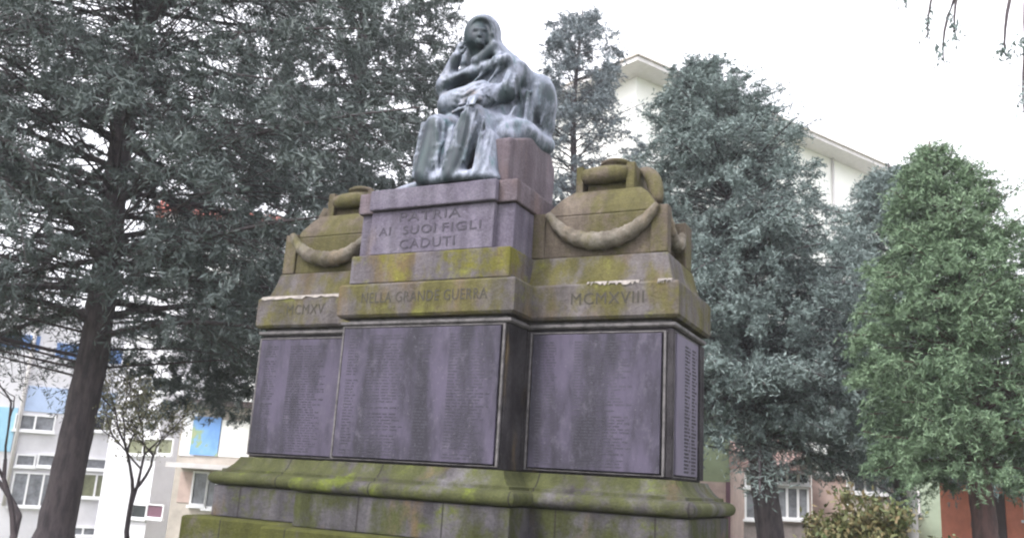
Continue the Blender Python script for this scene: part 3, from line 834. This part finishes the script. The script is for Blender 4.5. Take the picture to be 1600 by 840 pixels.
# shrubs: photinia with reddish tips
L_SHRUB = leafmat('bronze_tipped_leaves', (.045, .075, .025), (.09, .125, .045), (.20, .15, .075), 2.5)
L_SHRUB2 = leafmat('olive_shrub_leaves', (.06, .09, .04), (.11, .14, .06), (.19, .17, .10), 2.5)
def shrub(label, base, ztop, r, seed, m, nleaf=9000):
    rs = np.random.RandomState(seed); base = np.array([base[0], base[1], 0.])
    root = empty('shrub', base, label, 'shrub')
    sb = MB(); C = []
    for i in range(26):
        azm = rs.rand() * 6.28; el_ = rs.uniform(.35, 1.5)
        d = np.array([math.cos(azm) * math.cos(el_), math.sin(azm) * math.cos(el_), math.sin(el_)])
        tip = base + d * np.array([r, r, ztop]) * rs.uniform(.85, 1.0)
        mid = base + d * np.array([r, r, ztop]) * .5 + rs.normal(size=3) * .05
        sb.tube([base + np.array([d[0] * .08, d[1] * .08, -.03]), mid, tip], [.02, .012, .004], 5, cap=False)
        for _ in range(14):
            c = mid + (tip - mid) * rs.uniform(.1, 1) + rs.normal(size=3) * r * .16
            k = nleaf // (26 * 14)
            C.append(c + rs.normal(size=(k, 3)) * .055)
    C = np.concatenate(C); n = len(C); a = rand_unit(rs, n) + np.array([0, 0, .5]); a /= np.linalg.norm(a, axis=1)[:, None]
    b2 = np.cross(a, rand_unit(rs, n)); b2 /= np.linalg.norm(b2, axis=1)[:, None]; sc = rs.uniform(.7, 1.2, n)[:, None]
    V, F2 = quads_from(C, a * .032 * sc, b2 * .015 * sc)
    sb.done('stem', M_TWIG, root, smooth=True); build('foliage', V, F2, m, root)
    return root
p = at(1352, 800, 9); shrub('rounded shrub with orange-bronze leaf tips right of the memorial', p, 1.46, .84, 21, L_SHRUB, 52000)
p = at(1480, 830, 9.6); shrub('lower olive green shrub beside the bronze-tipped one', p, 1.22, .55, 22, L_SHRUB2, 32000)

# bare small trees at the left
def bare_tree(name, label, base, h, seed, lean=(0, 0), nfork=3, r0=.05, leaves=None, spread=.5, nl=0, ls=.02, depth=4, down=0):
    rs = np.random.RandomState(seed); base = np.array([base[0], base[1], 0.])
    root = empty(name, base, label, 'tree')
    tb = MB(); tips = []
    def grow(p, d, L, r, lev):
        pts = [p]; q = p.copy(); dd = d.copy()
        for i in range(4):
            dd = dd + rs.normal(size=3) * .13 + np.array([0, 0, .05 - down]); dd /= np.linalg.norm(dd)
            q = q + dd * L / 4; pts.append(q.copy())
            if lev >= 2: tips.append(q.copy())
        tb.tube(pts, [r, r * .9, r * .8, r * .72, r * .62], 6 if lev < 2 else 4, cap=False)
        if lev < depth:
            for k in range(nfork):
                e = dd + rs.normal(size=3) * spread; e[2] = abs(e[2]) * .9 + .1 if not down else e[2] - .1; e /= np.linalg.norm(e)
                grow(pts[-1 - (k % 2)], e, L * rs.uniform(.55, .8), r * .58, lev + 1)
    d0 = np.array([lean[0], lean[1], 1.]); d0 /= np.linalg.norm(d0)
    grow(base - np.array([0, 0, .03]), d0, h * .38, r0, 0)
    tb.done('trunk', M_TWIG, root, smooth=True)
    if nl:
        T = np.array(tips); C = T[rs.randint(0, len(T), nl)] + rs.normal(size=(nl, 3)) * .07
        a = rand_unit(rs, nl); b2 = np.cross(a, rand_unit(rs, nl)); b2 /= np.linalg.norm(b2, axis=1)[:, None]
        V, F2 = quads_from(C, a * ls, b2 * ls * .5); build('foliage', V, F2, leaves, root)
    return root
L_SPRING = leafmat('young_spring_leaves', (.14, .15, .07), (.22, .22, .13), (.30, .28, .2), 2)
p = at(25, 830, 11); bare_tree('bare_tree', 'twisted dark bare sapling left of the big conifer trunk', p, 2.9, 31, (-.3, .3), 2, .055, spread=.45, depth=4)
p = at(208, 830, 15); bare_tree('bare_tree', 'small tree with sparse young leaves between the big trunk and the memorial', p, 3.0, 33, (.1, .0), 3, .048, L_SPRING, nl=2600, ls=.028, depth=4, spread=.5)

# ------------------------------------------------------------------ buildings
class Facade:
    def __init__(s, pa, da, pb, db):
        a = at(*pa, da); b_ = at(*pb, db)
        s.o = a[:2]; u = (b_ - a)[:2]; s.L = np.linalg.norm(u); s.u = u / s.L
        n_ = np.array([s.u[1], -s.u[0]])
        if n_ @ (CAM[:2] - s.o) < 0: n_ = -n_
        s.n = n_
    def hit(s, px, py, t=0):
        v = ray(px, py); o = s.o + s.n * t
        k = ((o - CAM[:2]) @ s.n) / (v[:2] @ s.n); P = CAM + v * k
        return (P[:2] - o) @ s.u, P[2]
    def pt(s, a, t, z): return (s.o[0] + s.u[0] * a + s.n[0] * t, s.o[1] + s.u[1] * a + s.n[1] * t, z)

M_GLASSD = plain('dark_window_glass', (.04, .045, .05), .15, .2, 2)
M_GLASSO = plain('olive_curtained_glass', (.20, .21, .13), .3, .2, 6)
M_GLASSG = plain('grey_reflecting_glass', (.25, .26, .29), .25, .3, 3)
M_FRAMEW = plain('white_window_frame', (.8, .8, .82), .6, .03)
M_WHITE = plain('white_render', (.70, .69, .73), .9, .10, .8)
M_WHITEY = plain('cream_white_render', (.86, .86, .83), .9, .03, 1)
M_PALEB = plain('pale_blue_panel', (.45, .56, .78), .7, .06)
M_BLUE = plain('bright_blue_panel', (.13, .24, .52), .6, .1)
M_CYAN = plain('light_cyan_panel', (.35, .62, .80), .6, .06)
M_BEIGE = plain('beige_render', (.50, .45, .40), .9, .15, 2)
M_PINK = plain('dusty_pink_render', (.52, .40, .36), .9, .15, 2)
M_GREENW = plain('sage_green_render', (.27, .33, .20), .9, .12, 2)
M_PALEG = plain('pale_mint_render', (.40, .50, .38), .9, .1, 2)
M_CORAL = plain('coral_red_render', (.72, .25, .16), .9, .12, 2)
M_GREYW = plain('rough_grey_brown_wall', (.30, .26, .25), .95, .2, 5, .01)
M_OLIVEP = plain('olive_grey_shutter', (.20, .20, .17), .8, .1)
M_TILE = plain('weathered_pink_roof_tile', (.42, .27, .24), .9, .25, 9, .03)
M_REDTILE = plain('red_roof_tile', (.42, .11, .08), .9, .25, 9, .03)
M_EAVE = plain('dark_brown_eave', (.07, .05, .05), .8, .1)
M_SOFFIT = plain('grey_soffit', (.66, .63, .63), .9, .08)
M_DOOR = plain('oxblood_door', (.15, .07, .10), .6, .1)
M_MURAL, nt, b = mat('painted_blue_door')
c = ramp(nt, noise(nt, 2.2, 4, .6, (2, 2, 2), (1, 1, .8)), [(.42, (.14, .30, .62)), (.56, (.18, .36, .62)), (.62, (.25, .36, .22)), (.75, (.42, .38, .2))])
nt.links.new(c, b.inputs['Base Color'])

def window(fc, parent, px0, py0, px1, py1, glass, cols=1, rows=1, t=.0, fw=.05, frame=None, name='window'):
    s0, z1 = fc.hit(px0, py0); s1, z0 = fc.hit(px1, py1)
    if s0 > s1: s0, s1 = s1, s0
    mb = MB()
    mb.obox(fc.o, fc.u, fc.n, s0, s0 + fw, t + .002, t + .06, z0, z1); mb.obox(fc.o, fc.u, fc.n, s1 - fw, s1, t + .002, t + .06, z0, z1)
    mb.obox(fc.o, fc.u, fc.n, s0 + fw, s1 - fw, t + .002, t + .06, z1 - fw, z1); mb.obox(fc.o, fc.u, fc.n, s0 + fw, s1 - fw, t + .002, t + .06, z0, z0 + fw)
    for c_ in range(1, cols):
        x = s0 + (s1 - s0) * c_ / cols; mb.obox(fc.o, fc.u, fc.n, x - fw * .6, x + fw * .6, t + .002, t + .055, z0 + fw, z1 - fw)
    for r_ in range(1, rows):
        z = z0 + (z1 - z0) * r_ / rows; mb.obox(fc.o, fc.u, fc.n, s0 + fw, s1 - fw, t + .003, t + .05, z - fw * .5, z + fw * .5)
    w_ = mb.done(name, frame or M_FRAMEW, parent)
    mb = MB(); mb.obox(fc.o, fc.u, fc.n, s0 + fw, s1 - fw, t + .004, t + .02, z0 + fw, z1 - fw); mb.done('pane', glass, w_)
    mb = MB(); mb.obox(fc.o, fc.u, fc.n, s0 - .04, s1 + .04, t + .001, t + .12, z0 - .06, z0 - .002); mb.done('sill', frame or M_FRAMEW, w_)
    return w_

def block(fc, parent, px0, px1, py, m, depth=8, z0=-2.8, ztop=None, name='wall'):
    s0, za = fc.hit(px0, py); s1, zb = fc.hit(px1, py)
    z1 = ztop if ztop is not None else (za + zb) / 2
    mb = MB(); mb.obox(fc.o, fc.u, fc.n, min(s0, s1), max(s0, s1), -depth, 0, z0, z1)
    return mb.done(name, m, parent), s0, s1, z1

def panel(fc, parent, px0, py0, px1, py1, m, t=.03, name='panel', tb=.001):
    s0, z1 = fc.hit(px0, py0); s1, z0 = fc.hit(px1, py1)
    mb = MB(); mb.obox(fc.o, fc.u, fc.n, min(s0, s1), max(s0, s1), tb, t, min(z0, z1), max(z0, z1))
    return mb.done(name, m, parent)

def site(fc, s=0): q = fc.pt(s, -1, 0); return q

# left: school-like white block with blue bands
fc = Facade((-160, 740), 33, (205, 740), 33)
r = empty('school_building', site(fc, 5), 'long white block with pale blue window bands behind the conifer trunk', 'building')
block(fc, r, -160, 262, 470, M_WHITE)
panel(fc, r, 45, 602, 214, 655, M_PALEB, name='blue_band')
panel(fc, r, -160, 500, 60, 548, M_BLUE, name='blue_band'); panel(fc, r, 90, 535, 204, 570, M_BLUE, name='blue_band')
panel(fc, r, -160, 622, 16, 705, M_CYAN, name='blue_band')
for a in ((26, 708, 54, 729, M_GLASSG, 1, 1), (60, 708, 84, 729, M_GLASSG, 1, 1), (22, 736, 84, 792, M_GLASSG, 3, 1), (130, 640, 163, 674, M_GLASSD, 1, 1), (166, 643, 197, 676, M_GLASSO, 1, 1),
          (132, 714, 166, 734, M_GLASSG, 1, 1), (130, 738, 168, 778, M_GLASSO, 2, 1), (25, 645, 84, 675, M_GLASSG, 2, 1), (170, 738, 196, 778, M_GLASSG, 1, 1), (60, 820, 196, 838, M_GLASSG, 6, 1)):
    window(fc, r, *a)
s_, z_ = fc.hit(22, 700)
mb = MB(); mb.tube([fc.pt(s_, .08, -.1), fc.pt(s_, .08, 9)], .06, 8); mb.done('drainpipe', M_SOFFIT, r, smooth=True)

fc = Facade((190, 740), 32, (292, 740), 30.2)
r = empty('apartment_building', site(fc, 1.5), 'bright white plastered block with rows of three small dark windows, behind the left trees', 'building')
block(fc, r, 212, 286, 430, M_WHITE, 4)
for a in ((221, 588, 237, 612), (244, 588, 262, 612), (267, 588, 285, 612)): window(fc, r, *a, M_GLASSD, fw=.035)
for a in ((204, 684, 224, 710), (227, 684, 247, 710), (250, 684, 270, 710)): window(fc, r, *a, M_GLASSO, fw=.035)
for i, a in enumerate(((208, 786, 229, 810), (232, 786, 255, 810))): window(fc, r, *a, (M_GLASSD, M_DOOR)[i], fw=.035)
for a in ((221, 500, 237, 526), (244, 500, 262, 526)): window(fc, r, *a, M_GLASSD, fw=.035)

fc = Facade((288, 740), 25, (420, 740), 24)
r = empty('house', site(fc, 1.5), 'beige house with a tall painted blue door on its balcony, just left of the memorial', 'house')
block(fc, r, 288, 470, 633, M_BEIGE, 7)
s0, z0 = fc.hit(284, 632); s1, _ = fc.hit(480, 632)
mb = MB(); mb.obox(fc.o, fc.u, fc.n, s0, s1, -7.1, .35, z0 + .003, z0 + .14); mb.done('roof', M_EAVE, r)
panel(fc, r, 305, 650, 340, 712, M_MURAL, .05, 'door')
panel(fc, r, 290, 640, 303, 712, M_FRAMEW, .03, 'door_surround')
panel(fc, r, 343, 655, 388, 715, M_WHITEY, .02, 'panel')
s0, z0 = fc.hit(284, 722)
mb = MB(); mb.obox(fc.o, fc.u, fc.n, s0, s1, .001, .8, z0 - .12, z0); mb.done('balcony', M_SOFFIT, r)
panel(fc, r, 283, 736, 300, 785, M_PINK, .02, 'panel'); window(fc, r, 304, 735, 322, 790, M_GLASSG, 1, 1)
window(fc, r, 326, 740, 350, 795, M_GLASSG, 2, 1)

# red-roofed house far behind the left trees
fc = Facade((255, 330), 42, (420, 330), 42)
r = empty('house', site(fc, 3), 'tall house with a red tiled roof glimpsed through the left conifer', 'house')
_, s0, s1, zt_ = block(fc, r, 255, 440, 345, M_WHITEY, 8)
mb = MB()
v = [fc.pt(s0 - .4, .5, zt_), fc.pt(s1 + .4, .5, zt_), fc.pt(s1 + .4, -8.5, zt_), fc.pt(s0 - .4, -8.5, zt_), fc.pt(s0 - .4, -4, zt_ + 1.7), fc.pt(s1 + .4, -4, zt_ + 1.7)]
mb.add(v, [(0, 1, 5, 4), (2, 3, 4, 5), (1, 2, 5), (3, 0, 4), (3, 2, 1, 0)]); mb.done('roof', M_REDTILE, r)

# right: low houses
fc = Facade((1090, 800), 27, (1168, 800), 27)
r = empty('house', site(fc, .8), 'two-tone house, sage green above and dusty pink below, right next to the memorial', 'house')
block(fc, r, 1080, 1160, 640, M_GREENW, 7)
panel(fc, r, 1080, 750, 1139, 850, M_PINK, .04, 'lower_wall'); panel(fc, r, 1140, 745, 1159.5, 850, M_GREYW, .045, 'lower_wall')
panel(fc, r, 1134, 752, 1143, 850, M_DOOR, .08, 'door', .05)

fc = Facade((1160, 790), 25, (1270, 790), 25.4)
r = empty('house', site(fc, 1), 'low house with two tall white-framed windows under a pink tiled roof', 'house')
_, s0, s1, zt_ = block(fc, r, 1161, 1267, 733, M_PINK, 6)
mb = MB()
v = [fc.pt(s0 - .02, .4, zt_), fc.pt(s1 + .05, .4, zt_), fc.pt(s1 + .05, -6, zt_), fc.pt(s0 - .02, -6, zt_), fc.pt(s0 - .02, -3, zt_ + 1.1), fc.pt(s1 + .05, -3, zt_ + 1.1),
     fc.pt(s0 - .02, .4, zt_ + .1), fc.pt(s1 + .05, .4, zt_ + .1), fc.pt(s1 + .05, -6, zt_ + .1), fc.pt(s0 - .02, -6, zt_ + .1), ]
mb.add(v, [(6, 7, 5, 4), (8, 9, 4, 5), (0, 1, 7, 6), (1, 2, 8, 5, 7), (3, 0, 6, 4, 9), (2, 3, 9, 8)]); rf = mb.done('roof', M_TILE, r)
mb = MB(); mb.obox(fc.o, fc.u, fc.n, s0, s1, .003, .39, zt_ - .09, zt_ - .003); mb.done('eave', M_EAVE, rf)
panel(fc, r, 1162, 812, 1266, 850, M_GREYW, .03, 'lower_wall')
window(fc, r, 1163, 736, 1196, 762, M_OLIVEP, 1, 1); window(fc, r, 1163, 762, 1196, 812, M_GLASSG, 2, 1)
window(fc, r, 1212, 736, 1264, 757, M_GLASSD, 3, 1); window(fc, r, 1212, 758, 1264, 812, M_GLASSG, 3, 1)

fc = Facade((1266, 800), 27, (1330, 800), 27)
r = empty('house', site(fc, 1), 'plain pale pink house wall behind the bronze-tipped shrub', 'house')
_, s0, s1, zt_ = block(fc, r, 1268, 1322, 742, M_PINK, 6)
mb = MB(); mb.obox(fc.o, fc.u, fc.n, s0, s1, -6, .15, zt_ + .002, zt_ + .12); mb.done('roof', M_SOFFIT, r)

fc = Facade((1322, 800), 25.5, (1412, 800), 25.5)
r = empty('house', site(fc, 1), 'grey house with a dark eave and one white window above the shrub', 'house')
_, s0, s1, zt_ = block(fc, r, 1324, 1408, 742, M_BEIGE, 6)
mb = MB(); mb.obox(fc.o, fc.u, fc.n, s0, s1, -6, .35, zt_ + .002, zt_ + .16); mb.done('roof', M_EAVE, r)
window(fc, r, 1332, 746, 1392, 772, M_GLASSG, 3, 1)

fc = Facade((1405, 800), 27, (1480, 800), 27)
r = empty('house', site(fc, 1), 'pale mint green house wall left of the coral one', 'house')
_, s0, s1, zt_ = block(fc, r, 1409, 1474, 735, M_PALEG, 6)
mb = MB(); mb.obox(fc.o, fc.u, fc.n, s0, s1, -6, .15, zt_ + .002, zt_ + .12); mb.done('roof', M_SOFFIT, r)
window(fc, r, 1416, 765, 1438, 800, M_GLASSG, 2, 1)

fc = Facade((1470, 800), 24, (1700, 800), 22.5)
r = empty('house', site(fc, 2), 'coral red house at the right edge of the photo behind the green tree', 'house')
_, s0, s1, zt_ = block(fc, r, 1467, 1720, 745, M_CORAL, 7)
mb = MB(); mb.obox(fc.o, fc.u, fc.n, s0, s1, -7, .3, zt_ + .002, zt_ + .15); mb.done('roof', M_EAVE, r)
panel(fc, r, 1545, 770, 1575, 850, M_EAVE, .03, 'door'); window(fc, r, 1600, 770, 1650, 815, M_GLASSG, 2, 1)
mb = MB(); q0 = at(1427, 830, 19); 
# slim grey post by the mint house
pr = MB(); pr.tube([(q0[0], q0[1], -.05), (q0[0], q0[1], 2.9)], [.10, .085], 10)
po = pr.done('post', M_SOFFIT, smooth=True); tag(po, 'thick grey post standing before the mint green house', 'post')

# tall apartment block, seen from below above the trees
c0 = at(990, 300, 40)[:2]
def hdir(px, py): v = ray(px, py); return np.array(v[:2]) / np.linalg.norm(v[:2])
ua = hdir(2750, 830); ub = hdir(-400, 700)
class F2(Facade):
    def __init__(s, o, u, L):
        s.o = np.array(o); s.u = u; s.L = L; n_ = np.array([u[1], -u[0]])
        if n_ @ (CAM[:2] - s.o) < 0: n_ = -n_
        s.n = n_
fa = F2(c0, ua, 30); fb = F2(c0, ub, 9)
_, ztop = fa.hit(990, 118)
r = empty('apartment_building', (c0[0] + ua[0] * 6 + ub[0] * 4, c0[1] + ua[1] * 6 + ub[1] * 4, 0), 'tall white apartment block with overhanging roof and drainpipe, above the trees right of the statue', 'building')
e, zr = fa.hit(1385, 300); LA = e
def para(o, u, v_, a0, a1, b0, b1, z0, z1):
    c = []
    for z in (z0, z1):
        for a, b_ in ((a0, b0), (a1, b0), (a1, b1), (a0, b1)): c.append((o[0] + u[0] * a + v_[0] * b_, o[1] + u[1] * a + v_[1] * b_, z))
    return MB().add(c, [(0, 3, 2, 1), (4, 5, 6, 7), (0, 1, 5, 4), (1, 2, 6, 5), (2, 3, 7, 6), (3, 0, 4, 7)])
para(c0, ua, ub, 0, 26, 0, 12, -.1, ztop).done('wall', M_WHITEY, r)
rf = para(c0, ua, ub, -1.3, 27.0, -1.3, 12.9, ztop + .003, ztop + .22).done('roof', M_SOFFIT, r)
para(c0, ua, ub, -1.4, 27.1, -1.4, 13.0, ztop + .223, ztop + .30).done('roof_edge', M_BEIGE, rf)
s0, zb_ = fa.hit(1310, 334)
for k in range(3):
    zz = zb_ - 3.0 * k
    bl_ = MB(); bl_.obox(fa.o, fa.u, fa.n, s0, 25.5, .002, 1.1, zz, zz + .14); bl_.done('balcony', M_SOFFIT, r)
s_, z_ = fa.hit(1300, 300)
mb = MB(); mb.tube([fa.pt(s_, .12, .2), fa.pt(s_, .12, ztop)], .07, 8); mb.done('drainpipe', M_SOFFIT, r, smooth=True)
# roof aerial
s_, z_ = fa.hit(1262, 208)
mb = MB(); q = np.array(fa.pt(s_, -.5, 0))
mb.tube([(q[0], q[1], ztop + .33), (q[0], q[1], ztop + 1.5)], .03, 6)
mb.tube([(q[0] - .6, q[1], ztop + 1.35), (q[0] + .6, q[1], ztop + 1.35)], .025, 6)
for k in range(5): mb.tube([(q[0] - .5 + k * .25, q[1] - .25, ztop + 1.36), (q[0] - .5 + k * .25, q[1] + .25, ztop + 1.36)], .015, 5)
an = mb.done('roof_aerial', M_SOFFIT, origin=(q[0], q[1], ztop + .33)); tag(an, 'small television aerial on the edge of the tall apartment block roof', 'aerial')

# overhanging twigs of a tree standing just outside the frame on the right
def overhang():
    rs = np.random.RandomState(5)
    tips = [(1452, 20, 60, 6.8), (1488, 30, 62, 6.9), (1472, 70, 100, 7.0), (1598, 60, 85, 6.2), (1600, 140, 175, 6.4), (1408, -10, 8, 7.0), (1570, 75, 88, 6.4)]
    tb_ = at(1830, 860, 8.5); base = np.array([tb_[0], tb_[1], 0.])
    root = empty('overhanging_tree', base, 'nearly bare tree whose drooping twig tips hang into the top right corner', 'tree')
    mb = MB(); top = base + np.array([-.2, .1, 6.3])
    mb.tube([base, base + np.array([.05, 0, 2.5]), top], [.16, .13, .08], 10)
    C = []
    for px, y0, y1, d_ in tips:
        a = at(px, y0 - 60, d_); b2_ = at(px - 4, y0, d_); c_ = at(px + rs.uniform(-6, 10), y1, d_)
        mid = (top + a) / 2 + np.array([0, 0, .7])
        mb.tube(bez([top, mid, a + np.array([0, 0, .35]), b2_, c_], 14), list(np.linspace(.03, .004, 14)), 5, cap=False)
        for q in bez([b2_, (b2_ + c_) / 2 + rs.normal(size=3) * .02, c_], 12):
            C.append(q + rs.normal(size=(5, 3)) * .028)
    C = np.concatenate(C); n = len(C); a = rand_unit(rs, n) * .6 + np.array([0, 0, -.6]); b2 = np.cross(a, rand_unit(rs, n)); b2 /= np.linalg.norm(b2, axis=1)[:, None]
    V, F_ = quads_from(C, a * .03, b2 * .008)
    mb.done('trunk', M_TWIG, root, smooth=True); build('foliage', V, F_, L_BLUE, root)
overhang()

# thin moist air between the camera and the far houses
hz, nt, b = mat('moist_air')
nt.nodes.remove(b)
pv = N(nt, 'ShaderNodeVolumePrincipled'); pv.inputs['Color'].default_value = (.93, .93, 1, 1); pv.inputs['Density'].default_value = .0012
nt.links.new(pv.outputs[0], nt.nodes['Material Output'].inputs['Volume'])
mb = MB(); mb.box(-60, 45, -12, 75, -4, 27)
tag(mb.done('haze', hz), kind='stuff')
scene.cycles.volume_bounces = 1
